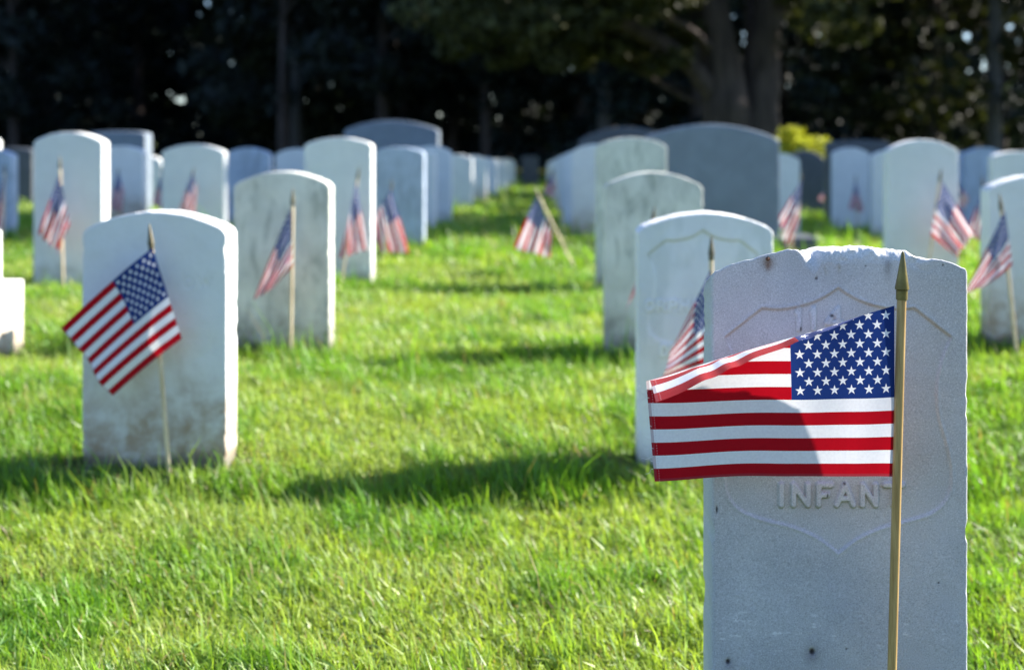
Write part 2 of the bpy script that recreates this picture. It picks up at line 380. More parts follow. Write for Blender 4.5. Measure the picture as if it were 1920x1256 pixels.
# ------------------------------------------------------------------ headstone builder
def stone_geo(w, t, zb, top, res, r0=.004, relief=None, rfun=None, seed=0, side_chip=.0, rough=.0015, rs=.005, crest_amp=2.2):
    """front face on y=0 looking to -y; top(x) gives the crest height."""
    hw = w / 2
    nu = max(12, int(w / res)); nv = max(10, int(.75 / res)) if res < .004 else max(14, int(.6 / res))
    xc = np.linspace(-hw + rs, hw - rs, nu)
    cols = np.concatenate([[-hw, -hw + rs * .29], xc, [hw - rs * .29, hw]])
    dy = np.concatenate([[rs, rs * .29], np.zeros(nu), [rs * .29, rs]])
    na, ntp = 4, 8
    T = top(cols); r = rfun(cols) if rfun else np.full(len(cols), r0)
    zf = T - r
    rows = []
    s = np.linspace(0, 1, nv)
    Zf = zb + (zf - zb)[:, None] * s[None]
    Xf = np.repeat(cols[:, None], nv, 1)
    Yf = np.zeros_like(Xf)
    th = np.linspace(0, math.pi / 2, na + 1)[1:]
    Za = zf[:, None] + r[:, None] * np.sin(th); Ya = r[:, None] * (1 - np.cos(th)); Xa = np.repeat(cols[:, None], na, 1)
    q = np.linspace(0, 1, ntp + 2)[1:-1]
    Yt = r[:, None] + (t - 2 * r[:, None]) * q[None]; Zt = np.repeat(T[:, None], ntp, 1); Xt = np.repeat(cols[:, None], ntp, 1)
    X = np.concatenate([Xf, Xa, Xt, Xa[:, ::-1], Xf[:, ::-1]], 1)
    Y = np.concatenate([Yf, Ya, Yt, t - Ya[:, ::-1], t - Yf[:, ::-1]], 1)
    Z = np.concatenate([Zf, Za, Zt, Za[:, ::-1], Zf[:, ::-1]], 1)
    Y = t / 2 + (Y - t / 2) * ((t / 2 - dy) / (t / 2))[:, None]
    # wear: low bumps over everything, chips along the corners and crest
    Y = Y + (fbm(X * 22 + seed, Z * 22 + seed, seed, 3) - .5) * rough * 2 * np.sign(Y - t / 2)
    edge = np.zeros(len(cols)); edge[[0, 1, -2, -1]] = 1
    if side_chip:
        c = sstep(.55, .85, fbm(Z * 30 + seed, Y * 25, seed + 9, 3)) * side_chip + (fbm(Z * 120, Y * 60, seed + 4, 2) - .5) * side_chip * .4
        X = X - np.sign(X) * c * edge[:, None]
    crest = np.zeros(X.shape[1]); crest[nv - 1: -nv + 1] = 1
    Z = Z + (fbm(X * 60 + seed, Y * 50, seed + 2, 3) - .5) * rough * crest_amp * crest[None]
    if relief is not None:
        h, _ = relief(X[:, :nv], Z[:, :nv]); Y[:, :nv] -= h
    nR = X.shape[1]; nC = len(cols)
    V = np.stack([X.ravel(), Y.ravel(), Z.ravel()], 1)
    Fg = gridfaces(nC, nR)
    k = np.arange(nR // 2 - 1)
    L = np.stack([k, k + 1, nR - 2 - k, nR - 1 - k], 1)
    Rr = (L + (nC - 1) * nR)[:, ::-1]
    return V, [Fg, L, Rr], (X, Y, Z, nv)

def arch(zt, hw, rise, corner=.008):
    def f(x):
        a = np.abs(x) / hw
        return zt - rise * a ** 2 - corner * np.clip((a - .90) / .10, 0, 1) ** 2
    return f

STONES = []   # footprints for the grass
def headstone(name, xl, xr, ytop, s, label, mat, rise=.045, t=.10, group='white marble headstones in rows', relief=None, res=.012, rot=None, cat='headstone', lean=0.0, attr=False, side_chip=.003, wdt=None, corner=.008, seed=None):
    rnd = random.Random(int(xl * 7 + ytop))
    Y = F / s; Xl = (xl - VX) / s; Xr = (xr - VX) / s; w = wdt or (Xr - Xl); X = (Xl + Xr) / 2
    zt = CAMH - (ytop - HY) / s
    gz0 = gz(X, Y + t / 2)
    V, Fc, info = stone_geo(w, t, -.12, arch(zt - gz0, w / 2, rise, corner), res, r0=.004 if res < .02 else .005, relief=relief and relief(gz0), seed=seed or rnd.randrange(99), side_chip=side_chip)
    at = None
    if attr:
        X_, Y_, Z_, nv_ = info; cc = np.ones(X_.shape + (3,)); cc[:, :nv_] = relief(gz0)(X_[:, :nv_], Z_[:, :nv_])[1]; at = {'stain': cc.reshape(-1, 3)}
    o = fast_mesh(name, V, Fc, mat, sharp=rad(40), attr=at)
    o.location = (X, Y, gz0)
    r = rad(rnd.uniform(-.9, .9)) if rot is None else rad(rot)
    o.rotation_euler = (rad(lean), 0, r)
    tag(o, label, cat, group)
    STONES.append((X, Y + t / 2, w / 2, t / 2))
    return o

# ---- front stone ("114 ... INFANT"), chipped crest, raised lettering in a sunk shield
FS = 1455.0; FY = F / FS; FX = (1575 - VX) / FS
FG = -.22
def fpx(x, y): return ((x - VX) / FS - FX, CAMH - (y - HY) / FS - FG)
_tp = np.array([(1333, 524), (1336, 513), (1342, 506), (1380, 493), (1440, 476), (1470, 468), (1488, 467.5), (1502, 470), (1512, 474), (1524, 472), (1540, 468), (1575, 465), (1610, 464), (1650, 466), (1690, 470), (1715, 477), (1740, 484), (1768, 486), (1800, 498), (1812, 504), (1816, 512)], float)
_tx = (_tp[:, 0] - VX) / FS - FX; _tz = CAMH - (_tp[:, 1] - HY) / FS - FG
def ftop(x):
    z = np.interp(x, _tx, _tz)
    return z + (fbm(x * 90, x * 0, 5, 3) - .5) * .0035
def frad(x):
    p = x * FS + 1575
    k = sstep(1488, 1518, p) * (1 - sstep(1700, 1765, p))
    r = .0022 + k * (.0052 + .007 * fbm(p / 45.0, p * 0, 8, 2) ** 1.5) + .0006 * fbm(p / 12, p * 0, 3, 2)
    r += .016 * np.exp(-((p - 1527) / 13.0) ** 2) + .004 * np.exp(-((p - 1660) / 22.0) ** 2)
    return r
_sh = shield(0, fpx(0, 540)[1]); _sh = [(x + fpx(1572, 0)[0], z) for x, z in _sh]
def li(ch, x0, x1, y0, y1): 
    a = fpx(x0, y1); c = fpx(x1, y0); hs = .0034
    wd = c[0] - a[0] - 2 * hs
    return (ch, a[0] + hs, a[1] + hs, max(wd, 0), c[1] - a[1] - 2 * hs)
_infant = [li('I', 1460, 1471, 904, 951), li('N', 1483, 1520, 904, 951), li('F', 1530, 1563, 904, 951), li('A', 1564, 1605, 904, 951), li('N', 1612, 1647, 904, 951), li('T', 1655, 1697, 904, 951)]
_num = [li('1', 1490, 1503, 574, 622), li('1', 1518, 1531, 574, 622), li('4', 1546, 1582, 574, 622)]
def front_relief(X, Z):
    d = seg_dist(X, Z, _sh + [_sh[0]]); ins = inside_poly(X, Z, _sh)
    sd = np.where(ins, d, -d)
    h = -.0022 * sstep(-.0012, .0022, sd)
    h += .0009 * np.exp(-((sd + .002) / .0018) ** 2)
    dl = letter_dist(X, Z, _infant)
    hl = .0046 * (1 - sstep(.0026, .0044, dl)); h += hl
    dn = letter_dist(X, Z, _num)
    h += .0026 * (1 - sstep(.0022, .0040, dn))
    # scars and pits
    col = np.ones(X.shape + (3,))
    def mulc(mask, c): 
        nonlocal col
        col = col * (1 - mask[..., None] * (1 - np.array(c)))
    def spot(px, py, rx, ry, c, dep=0, a=1.0, p=2):
        nonlocal h
        x, z = fpx(px, py); rr = np.hypot((X - x) / (rx / FS), (Z - z) / (ry / FS))
        m = np.exp(-rr ** p * .9) * a; mulc(m, c)
        if dep: h = h - dep * np.exp(-rr ** 2)
    for (px, py, rx, ry, dep) in ((1531, 522, 3, 3, .001), (1523, 1222, 5, 6, .004), (1365, 1240, 4, 5, .0035), (1560, 592, 4, 3, .001), (1502, 617, 2, 5, .001), (1324 + 20, 955, 2, 7, .002), (1551, 929, 1.6, 4, .0015), (1583, 906, 2.5, 2.5, .001), (1587, 1216, 2, 2, .0006), (1768, 497, 2, 2, .0006), (1760, 1092, 2, 2, .0006), (1623, 499, 1.5, 1.5, .0004)):
        spot(px, py, rx, ry, (.12, .10, .10), dep, p=4)
    spot(1523, 1226, 13, 16, (.62, .6, .6)); spot(1367, 1244, 10, 13, (.7, .68, .68))
    spot(1440, 492, 12, 11, (.62, .50, .42)); spot(1440, 499, 5, 9, (.6, .45, .38))
    spot(1665, 497, 7, 22, (.62, .60, .60), 0, 1); spot(1690, 540, 30, 10, (1, 1, 1))
    # rusty run-down below the broken crest
    nzs = fbm(X * 160, Z * 60, 21, 3)
    for (px, py, rx, ry, a) in ((1542, 505, 8, 16, .9), (1551, 522, 5, 12, .8), (1573, 502, 4, 9, .7), (1537, 489, 13, 6, .6)):
        x, z = fpx(px, py); m = np.exp(-(((X - x) / (rx / FS)) ** 2 + ((Z - z) / (ry / FS)) ** 2)) * a * sstep(.4, .6, nzs); mulc(m, (.74, .66, .50))
    # brown dirt that sits in the upper edge of the shield
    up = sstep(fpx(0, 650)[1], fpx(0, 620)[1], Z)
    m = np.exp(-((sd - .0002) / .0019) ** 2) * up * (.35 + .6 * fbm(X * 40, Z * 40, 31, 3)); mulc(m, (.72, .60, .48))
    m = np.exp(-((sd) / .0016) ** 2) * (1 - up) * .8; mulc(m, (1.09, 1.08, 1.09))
    # ochre grime under the letters
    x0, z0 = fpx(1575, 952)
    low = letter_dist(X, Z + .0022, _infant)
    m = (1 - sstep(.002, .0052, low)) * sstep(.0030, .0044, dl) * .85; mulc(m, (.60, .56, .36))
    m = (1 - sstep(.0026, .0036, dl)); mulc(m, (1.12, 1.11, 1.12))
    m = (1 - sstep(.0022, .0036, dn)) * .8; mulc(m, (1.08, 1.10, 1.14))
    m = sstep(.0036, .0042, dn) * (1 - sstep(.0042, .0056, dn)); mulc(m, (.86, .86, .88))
    # stone gets darker and bluer towards its toe; pale scuffs
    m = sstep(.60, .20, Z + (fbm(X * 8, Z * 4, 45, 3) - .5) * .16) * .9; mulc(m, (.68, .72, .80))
    sc = sstep(.72, .80, fbm(X * 60, Z * 260, 41, 3)) * np.exp(-((Z - fpx(0, 1180)[1]) / .03) ** 2)
    col = np.clip(col + sc[..., None] * .30, 0, 1.5)
    blot = sstep(.44, .64, fbm(X * 9 + 3, Z * 5, 51, 4)) * .26; mulc(blot, (.75, .78, .85))
    blot = sstep(.50, .66, fbm(X * 14 + 9, Z * 14 + 5, 57, 4)) * sstep(.3, .5, Z) * .18; mulc(blot, (.86, .78, .76))
    return h, col
V, Fc, (X_, Y_, Z_, nv_) = stone_geo(.330, .10, -.10, ftop, .00125, relief=front_relief, rfun=frad, seed=7, side_chip=.0024, rough=.0009, rs=.0035, crest_amp=.5)
# break the crest up into rough facets
pxv = X_ * FS + 1575; cr = sstep(1488, 1520, pxv) * (1 - sstep(1705, 1770, pxv))
depthz = np.clip((Z_ - (ftop(X_) - .020)) / .012, 0, 1)
rockn = fbm(X_ * 75, (Z_ + Y_) * 90, 71, 4)
V = V.reshape(X_.shape + (3,))
V[..., 1] += np.where(Y_ < .04, cr * depthz * (rockn - .38) * .010, 0)
V[..., 2] += cr * depthz * (fbm(X_ * 70 + 9, Y_ * 80 + Z_ * 80, 77, 4) - .5) * .005
V[..., 2] -= .023 * np.clip(Y_ / .1, 0, 1) * np.clip((Z_ - .3) / (ftop(X_) - .3), 0, 1) ** 2 * (1 - .75 * cr)
V = V.reshape(-1, 3)
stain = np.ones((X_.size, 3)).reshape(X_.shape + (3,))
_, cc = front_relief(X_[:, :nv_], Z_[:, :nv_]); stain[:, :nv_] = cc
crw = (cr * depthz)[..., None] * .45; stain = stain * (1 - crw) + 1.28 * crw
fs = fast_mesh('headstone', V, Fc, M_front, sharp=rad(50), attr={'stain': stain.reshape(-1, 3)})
fs.location = (FX, FY, FG)
tag(fs, 'nearest grey marble headstone with chipped top, a shield and the word INFANT', 'headstone', 'white marble headstones in rows')
STONES.append((FX, FY + .05, .165, .05))
# iron pin stub in the upper left of the front stone
x, z = fpx(1440, 485)
v, f = lathe([(0, .0001), (0, .0026), (.003, .0030), (.006, .0022), (.007, .0001)], (x, .003, z), (x - .0005, -.006, z - .001), 10)
fast_mesh('iron_pin', v, [f], M_rust, parent=fs)

def d_relief(gz0):
    s = 757.0; Xc = ((1196 + 1450) / 2 - VX) / s
    def q(x, y): return ((x - VX) / s - Xc, CAMH - (y - HY) / s - gz0)
    ap = q(1318, 432); sh = shield(ap[0], ap[1], .93)
    it = []
    for ch, x in zip('ORPHAN', (1211, 1233, 1255, 1276, 1297, 1320)):
        a = q(x, 583); it.append((ch, a[0], a[1], .019, .026))
    a = q(1240, 667); it.append(('D', a[0], a[1], .015, .026))
    def f(X, Z):
        d = seg_dist(X, Z, sh + [sh[0]]); ins = inside_poly(X, Z, sh); sd = np.where(ins, d, -d)
        h = -.003 * sstep(-.002, .003, sd) + .0035 * (1 - sstep(.002, .0045, letter_dist(X, Z, it)))
        up = sstep(q(0, 495)[1], q(0, 480)[1], Z)
        m = np.exp(-((sd) / .0035) ** 2) * up * (.45 + .6 * fbm(X * 30, Z * 30, 33, 3)); col = 1 - m[..., None] * (1 - np.array((.74, .72, .60)))
        m = np.exp(-((sd) / .004) ** 2) * (1 - up) * .12; col = col * (1 + m[..., None])
        dl = letter_dist(X, Z, it); m = (1 - sstep(.0025, .004, dl)) * .14; col = col * (1 + m[..., None]); m = sstep(.0035, .0045, dl) * (1 - sstep(.005, .007, dl)) * .16; col = col * (1 - m[..., None])
        m = sstep(.52, .68, fbm(X * 16, Z * 5, 35, 4)) * .16; col = col * (1 - m[..., None] * np.array((.8, .7, .8)))
        return h, col
    return f
def a_relief(gz0):
    s = 803.0; Xc = (289 - VX) / s
    def q(x, y): return ((x - VX) / s - Xc, CAMH - (y - HY) / s - gz0)
    it = []
    for ch, x, wd in (('O', 345, .02), ('W', 372, .028)):
        a = q(x, 540); it.append((ch, a[0], a[1], wd, .024))
    def f(X, Z): return -.0016 * (1 - sstep(.001, .0035, letter_dist(X, Z, it))), None
    return f

H = headstone
H('headstone', 153, 425, 397, 803, 'white headstone on the left with a diagonal flag before it and brown stained foot', M_white, relief=a_relief, res=.003, rot=-.6)
d_stone = H('headstone', 1196, 1450, 400, 757, 'white headstone carved ORPHAN directly behind the nearest chipped stone', M_carved, relief=d_relief, attr=True, res=.0028, rise=.04, rot=.3)
H('headstone', 438, 618, 322, 548, 'weathered greenish headstone behind the stone with the tilted flag, lichen at its foot', M_weath, res=.006, rise=.045)
H('headstone', 1133, 1318, 323, 540, 'rounded headstone just behind the ORPHAN stone with a flag tip over it', M_weath, res=.006, rise=.05)
H('headstone', 570, 697, 258, 385, 'tall headstone behind the weathered greenish one, a drooping flag at its right', M_clean, res=.008, rise=.035)
H('headstone', 1117, 1250, 258, 379, 'tall headstone whose edge shows left behind two others, beside the wide grey monument', M_weath, res=.008, rise=.04)
H('headstone', 62, 192, 248, 400, 'tall headstone near the left edge with a limp flag on its face', M_clean, res=.008, rise=.045)
H('headstone', 1665, 1797, 262, 405, 'tall headstone behind the chipped stone, a flag blowing at its lower right', M_clean, res=.008, rise=.05)
H('headstone', 1855, 2033, 330, 540, 'headstone cut by the right edge with a windblown flag before it', M_white, res=.006, rise=.045)
GF = 'distant headstones further up the rows'
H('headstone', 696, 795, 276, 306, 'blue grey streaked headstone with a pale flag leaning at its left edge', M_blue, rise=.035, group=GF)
H('headstone', 303, 420, 271, 306, 'broad headstone above the tilted flag stone with a small flag on it', M_clean, rise=.045, group=GF)
H('headstone', 176, 268, 274, 268, 'small headstone with brown stained foot between the tall left one and the broad one', M_white, rise=.04, group=GF)
H('headstone', -82, 22, 279, 306, 'headstone cut by the left edge with a limp flag before it', M_blue, rise=.04, group=GF)
H('headstone', -80, -6, 254, 225, 'headstone corner peeping in at the far left edge above the others', M_clean, rise=.04, group=GF)
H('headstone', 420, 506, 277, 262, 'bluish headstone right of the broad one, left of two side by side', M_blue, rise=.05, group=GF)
H('headstone', 515, 592, 279, 235, 'pale bluish headstone, right of two side by side behind the greenish stone', M_clean, rise=.05, group=GF)
H('headstone', 240, 302, 292, 200, 'low distant headstone just left of the broad one with a flag before it', M_clean, rise=.05, group=GF)
lc = [(735, 816, 277, 258, 'first of the aisle stones beyond the blue streaked one, on the left'),
      (772, 846, 274, 228, 'second of the aisle stones beyond the blue streaked one, on the left'),
      (828, 886, 290, 178, 'third of the left aisle stones, pale with a sunlit edge'),
      (861, 912, 292, 155, 'fourth of the left aisle stones going away'),
      (886, 932, 296, 138, 'fifth of the left aisle stones going away'),
      (909, 950, 298, 122, 'sixth of the left aisle stones, in blue shade'),
      (930, 966, 298, 108, 'last pale headstone at the far end of the left aisle row')]
for a in lc: H('headstone', a[0], a[1], a[2], a[3], a[4], M_clean if a[3] != 155 else M_white, rise=.05, group='headstones lining the left of the grass aisle')
rc = [(1072, 1160, 271, 262, 'nearest of the right aisle stones, tall with brown foot, beside a row'),
      (1056, 1130, 281, 224, 'second of the right aisle stones beyond the brown footed one'),
      (1044, 1103, 288, 178, 'third of the right aisle stones, behind the small pink flag'),
      (1034, 1081, 295, 145, 'fourth of the right aisle stones, low and pale'),
      (1026, 1066, 300, 120, 'farthest of the right aisle stones at the dark trees')]
for a in rc: H('headstone', a[0], a[1], a[2], a[3], a[4], M_white if a[3] == 262 else M_clean, rise=.05, group='headstones lining the right of the grass aisle')
H('headstone', 1424, 1500, 288, 235, 'light blue headstone right of the wide grey monument behind a limp flag', M_clean, rise=.05, group=GF)
H('headstone', 1503, 1553, 305, 150, 'small distant headstone below the yellow green bush', M_clean, rise=.05, group=GF)
H('headstone', 1562, 1630, 277, 205, 'distant headstone with a small dark flag, before the dark square monument', M_clean, rise=.05, group=GF)
H('headstone', 1636, 1712, 281, 228, 'distant headstone half hidden at the left edge of the tall right one', M_clean, rise=.05, group=GF)
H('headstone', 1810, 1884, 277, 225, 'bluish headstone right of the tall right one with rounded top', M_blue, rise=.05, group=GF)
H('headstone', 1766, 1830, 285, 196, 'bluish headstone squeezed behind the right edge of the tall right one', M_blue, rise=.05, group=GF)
H('headstone', 1862, 1963, 284, 306, 'pale headstone above the one cut by the right edge', M_white, rise=.03, group=GF)

# larger monuments
def monument(xl, xr, ytop, s, label, mat, rise, t=.2, plinth=None, corner=.01, name='monument'):
    Y = F / s; X = ((xl + xr) / 2 - VX) / s; w = (xr - xl) / s
    zt = CAMH - (ytop - HY) / s; g0 = gz(X, Y + t / 2)
    root = empty(name, (X, Y, g0)); tag(root, label, 'monument')
    V, Fc, _ = stone_geo(w, t, .0 if plinth else -.12, arch(zt - g0, w / 2, rise, corner), .03, r0=.012, seed=int(xl) % 50, side_chip=.004)
    fast_mesh('tablet', V, Fc, mat, parent=root, sharp=rad(40))
    if plinth:
        pw, ph = plinth
        V, Fc, _ = stone_geo(pw, t + .22, -.15, arch(ph, pw / 2, .0, .0), .04, r0=.015, seed=3, side_chip=.004)
        V = V + np.array([0, -.11, 0]); fast_mesh('plinth', V, Fc, M_dark if mat is M_grey else mat, parent=root, sharp=rad(40))
    STONES.append((X, Y + t / 2, w / 2, t / 2)); return root
monument(1202, 1462, 233, 288, 'wide grey granite monument with arched top and dark plinth behind the row', M_grey, .10, plinth=(1.36, .10))
monument(1085, 1265, 238, 180, 'dark arched monument peeping out left of the wide grey one', M_dark, .14)
monument(645, 822, 226, 200, 'slate blue arched monument standing above the stones left of the aisle', M_grey, .09)
monument(166, 272, 246, 222, 'flat topped grey monument with sunlit edge behind the tall left headstone', M_grey, .015)
monument(-40, 60, 277, 196, 'dark low monument at the far left behind the tall headstone', M_dark, .02)
monument(1553, 1668, 263, 186, 'dark flat monument behind the distant headstone with the small dark flag', M_dark, .02)
monument(1478, 1546, 282, 165, 'small dark rounded monument below the yellow green bush', M_dark, .10)
monument(978, 1010, 293, 104, 'small dark square stone closing the end of the grass aisle', M_dark, .0)

# stepped white monument at the left edge, its sunlit flank towards us
def block(x0, x1, y0, y1, z0, z1, mat, parent, name, bev=.012):
    V, Fc, _ = stone_geo(x1 - x0, y1 - y0, z0, arch(z1, (x1 - x0) / 2, 0, 0), .03, r0=bev, seed=11, side_chip=.003, rs=bev)
    V = V + np.array([(x0 + x1) / 2, y0, 0]); return fast_mesh(name, V, Fc, mat, parent=parent, sharp=rad(40))
gx, gy = -2.02, 4.1; gb = gz(gx, gy)
st = empty('stepped_monument', (gx, gy, gb)); tag(st, 'bright white stepped monument cut by the left edge, lit by the sun', 'monument')
block(-.26, .25, -.28, .27, -.12, .226 - gb, M_white, st, 'plinth')
block(-.20, .192, -.20, .235, .226 - gb, .392 - gb, M_white, st, 'tablet')
STONES.append((gx, gy, .25, .27))

# ------------------------------------------------------------------ flags on sticks
FLAGG = 'small flags planted before the headstones'
def px3(x, y, Y): s = F / Y; return np.array([(x - VX) / s, Y, CAMH - (y - HY) / s])
def flag(tip, base, Y, corners, label, folds=(3, .012), seed=1, lean_y=0.0, cloth=None, curl=0.0, res=(46, 30), stick_r=.0055):
    """tip/base: stick in picture pixels at distance Y; corners: hoist top, hoist bottom, fly bottom, fly top."""
    tp = px3(*tip, Y); bs = px3(*base, Y)
    d = (bs - tp) / np.linalg.norm(bs - tp)
    g0 = gz(bs[0], Y); k = (tp[2] - (g0 - .03)) / -d[2]; end = tp + d * k
    root = empty('small_flag', tuple(end)); tag(root, label, 'flag', FLAGG)
    R = np.array(end)
    L = float(np.linalg.norm(end - tp))
    v, f = lathe([(.052, stick_r), (L, stick_r)], tp - R, end - R, 14); fast_mesh('stick', v, [f], M_stick if cloth else M_pale_stick, parent=root)
    v, f = lathe([(0, .0004), (.003, .0018), (.046, .0080), (.0462, .0066), (.060, .0064), (.0602, .0004)], tp - R, end - R, 22)
    fast_mesh('spearhead', v, [f], M_gold_dull, parent=root, sharp=rad(30))
    if cloth is not None:
        V, uv, Fc = cloth(R)
    else:
        rng = random.Random(seed)
        nu, nv = res
        HT, HB, FB, FT = [px3(*c, Y) for c in corners]
        u, vv = np.meshgrid(np.linspace(0, 1, nu), np.linspace(0, 1, nv), indexing='ij')
        ph = rng.uniform(0, 6.28); ph2 = rng.uniform(0, 6.28)
        n, amp = folds; amp *= .62
        # uneven gather across the height so the folds bunch like cloth
        vg = vv + .05 * np.sin(vv * math.pi * 2 * n + ph) * u * (1 if n > 1.6 else 0)
        P = ((1 - u) * vg)[..., None] * HT + ((1 - u) * (1 - vg))[..., None] * HB + (u * (1 - vg))[..., None] * FB + (u * vg)[..., None] * FT
        env = u ** .7
        yo = amp * env * np.sin(vv * math.pi * 2 * n + ph + 1.2 * u) + amp * .5 * env * np.sin(vv * math.pi * 2 * n * 1.7 + ph2 - 2 * u) + amp * .25 * np.sin(u * 9 + ph2)* u
        P[..., 1] += yo * np.clip(u * 6, 0, 1) - .009 - .010 * np.clip(u * 4, 0, 1)
        P[..., 0] += .18 * amp * env * np.sin(vv * math.pi * 2 * n + ph2)
        P[..., 2] += curl * np.sin(u * math.pi) * (1 - vv * .3)
        V = P.reshape(-1, 3) - R; uv = np.stack([u.ravel(), vv.ravel()], 1); Fc = gridfaces(nu, nv)
    c = fast_mesh('flag_cloth', V, [Fc], M_flag, parent=root, uv=uv)
    return root, R

# hero flag
HYD = 1.588; hs = F / HYD
def hero_cloth(R):
    nu, nv = 150, 130
    u1 = np.linspace(0, 1, nu); v1 = np.linspace(0, 1, nv)
    u, v = np.meshgrid(u1, v1, indexing='ij')
    bx = 1680 - 452 * u + 2 * np.sin(u * 3); by = 893 + 11.5 * u + .8 * np.sin(u * 7.5 + .6)
    H_ = 321.0
    dirx = -.012 - .075 * u
    vf = 1 - .412 * u ** 1.02
    vm = np.minimum(v, vf)
    X = bx + dirx * vm * H_; Yp = by - vm * H_ + 1.0 * np.sin(u * 8 + v * 3) * (u * (1 - u) * 4) * .7
    s = hs
    x = (X - VX) / s; z = CAMH - (Yp - HY) / s; y = np.full_like(x, HYD)
    y += .0035 * np.sin(u * 11 + v * 1.5) * np.clip(u * 5, 0, 1) + .0025 * np.sin(u * 23 + v * 4) * np.exp(-u * 4) + .004 * np.sin(v * 5 + u * 4) * u
    y += .010 * (u ** 2) * np.sin(v * 2.2) + .030 * (.45 - v) * np.clip(u * 2.5, 0, 1)
    e = np.clip(v - vf, 0, 1) * .2005
    r = .0035
    arcl = math.pi * r * .55
    t = np.clip(e / arcl, 0, 1) * math.pi * .55
    rest = np.clip(e - arcl, 0, 1)
    a = rad(11) + rad(7) * (1 - u)
    rip = .0009 * np.sin(u * 46 + 1.3 * np.sin(u * 17)) * np.clip(rest / .02, 0, 1)
    y = y - r * np.sin(t) * 1.0 - rest * np.cos(a)
    wob = (vnoise(u * 7 + 3, u * 0, 3) - .5) * .16 + (vnoise(u * 19, u * 0, 4) - .5) * .07
    e0 = .030 * u; ex = np.clip(rest - e0, 0, 1)
    z = z + r * (np.sin(t * .9) * .25) + .20 * np.minimum(rest, e0) - .10 * ex + rip - 3.0 * ex * ex + wob * ex
    y = y + 1.2 * ex * ex
    x = x + (.16 + wob) * rest
    V = np.stack([x.ravel(), y.ravel(), z.ravel()], 1) - R
    return V, np.stack([u.ravel(), v.ravel()], 1), gridfaces(nu, nv)
hf, R0 = flag((1693, 471), (1672.5, 1256), HYD, None, 'large flag in sharp focus before the chipped stone, its top edge folded over', cloth=hero_cloth, stick_r=.0057)
for ch in hf.children:
    if ch.name.startswith('spearhead'):
        tp = px3(1693, 471, HYD); bs = px3(1672.5, 1256, HYD)
        v, f = lathe([(0, .0005), (.0022, .0018), (.005, .0022), (.0455, .0086), (.0464, .0085), (.0466, .0063), (.0476, .0071), (.0590, .0070), (.0594, .0010)], tp - R0, bs - R0, 28)
        me = bpy.data.meshes.new('spearhead'); me.from_pydata([tuple(q) for q in v], [], [tuple(int(i) for i in q) for q in f]); me.materials.append(M_gold)
        for p in me.polygons: p.use_smooth = True
        me.set_sharp_from_angle(angle=rad(28)); ch.data = me
# frayed threads at the fly edge
rng = random.Random(5)
VT, FT = [], []; off = 0
for k in range(15):
    yy = [740, 744, 748, 757, 790, 815, 822, 838, 842, 856, 862, 880, 735, 731, 799][k]
    xx = 1213 + (yy - 718) * .085
    L = rng.uniform(12, 27); dz = rng.uniform(2, 12) * rng.choice([-1, -1, -1, 1])
    pts = []
    for j in range(9):
        q = j / 8; pts.append(px3(xx - L * q + 2 * math.sin(q * 5 + k), yy + dz * q * q + 2.5 * math.sin(q * 6 + k * 2), HYD) + np.array([0, rng.uniform(-.001, .001) - .01 * q, 0]) - R0)
    for j, p in enumerate(pts):
        r = .00032 * (1 - .5 * j / 8)
        for a in range(4): VT.append(p + np.array([0, r * math.cos(a * 1.57), r * math.sin(a * 1.57)]))
    for j in range(8):
        for a in range(4): FT.append((off + j * 4 + a, off + j * 4 + (a + 1) % 4, off + (j + 1) * 4 + (a + 1) % 4, off + (j + 1) * 4 + a))
    off += 36
fast_mesh('frayed_threads', np.array(VT), [np.array(FT)], M_thread, parent=hf)

flag((280, 420), (316, 868), 3.005, [(288, 464), (343, 634), (215, 740), (123, 612)], 'flag hanging diagonally before the white headstone on the left', folds=(1.3, .013), seed=3, curl=.004, res=(70, 50))
flag((549, 353), (545, 650), 4.36, [(546, 390), (550, 498), (514, 540), (478, 560)], 'pale flag drooping left of its stick before the weathered greenish headstone', folds=(2.2, .018), seed=4)
flag((112, 292), (118, 515), 6.0, [(112, 326), (132, 420), (114, 474), (74, 440)], 'limp flag on the face of the tall headstone near the left edge', folds=(2.6, .03), seed=5)
flag((674, 312), (640, 528), 6.2, [(668, 340), (648, 440), (632, 486), (692, 466)], 'crumpled flag right of centre on the headstone behind the greenish one', folds=(2.1, .025), seed=9)
flag((735, 336), (722, 480), 7.4, [(734, 354), (702, 410), (708, 474), (772, 474)], 'pale flag hanging at the left edge of the blue streaked headstone', folds=(2.4, .03), seed=7)
flag((1001, 350), (1082, 512), 6.9, [(1006, 366), (1036, 440), (1036, 484), (966, 466)], 'pale flag on a stick leaning over in the grass aisle', folds=(2.0, .03), seed=8)
flag((1036, 312), (1046, 372), 9.3, [(1035, 322), (1041, 348), (1036, 372), (1016, 360)], 'tiny pink looking flag beside the right aisle stones', folds=(2.0, .03), seed=10)
flag((1227, 386), (1205, 640), 4.3, [(1225, 424), (1218, 500), (1172, 582), (1186, 540)], 'flag hidden behind the ORPHAN stone, only spearhead and a red corner showing', folds=(1.5, .012), seed=12)
flag((1334, 441), (1331, 885), 3.12, [(1331, 505), (1340, 672), (1242, 704), (1262, 640)], 'flag draped down before the ORPHAN headstone, half hidden by the nearest stone', folds=(1.4, .012), seed=13, res=(60, 44))
flag((1503, 322), (1482, 480), 8.0, [(1503, 336), (1498, 410), (1476, 478), (1462, 410)], 'limp flag right of the wide grey monument with white and red folds', folds=(2.2, .03), seed=14)
flag((1604, 328), (1607, 402), 11.6, [(1604, 338), (1612, 370), (1618, 398), (1592, 392)], 'small dark flag on the distant headstone before the dark square monument', folds=(2, .03), seed=15)
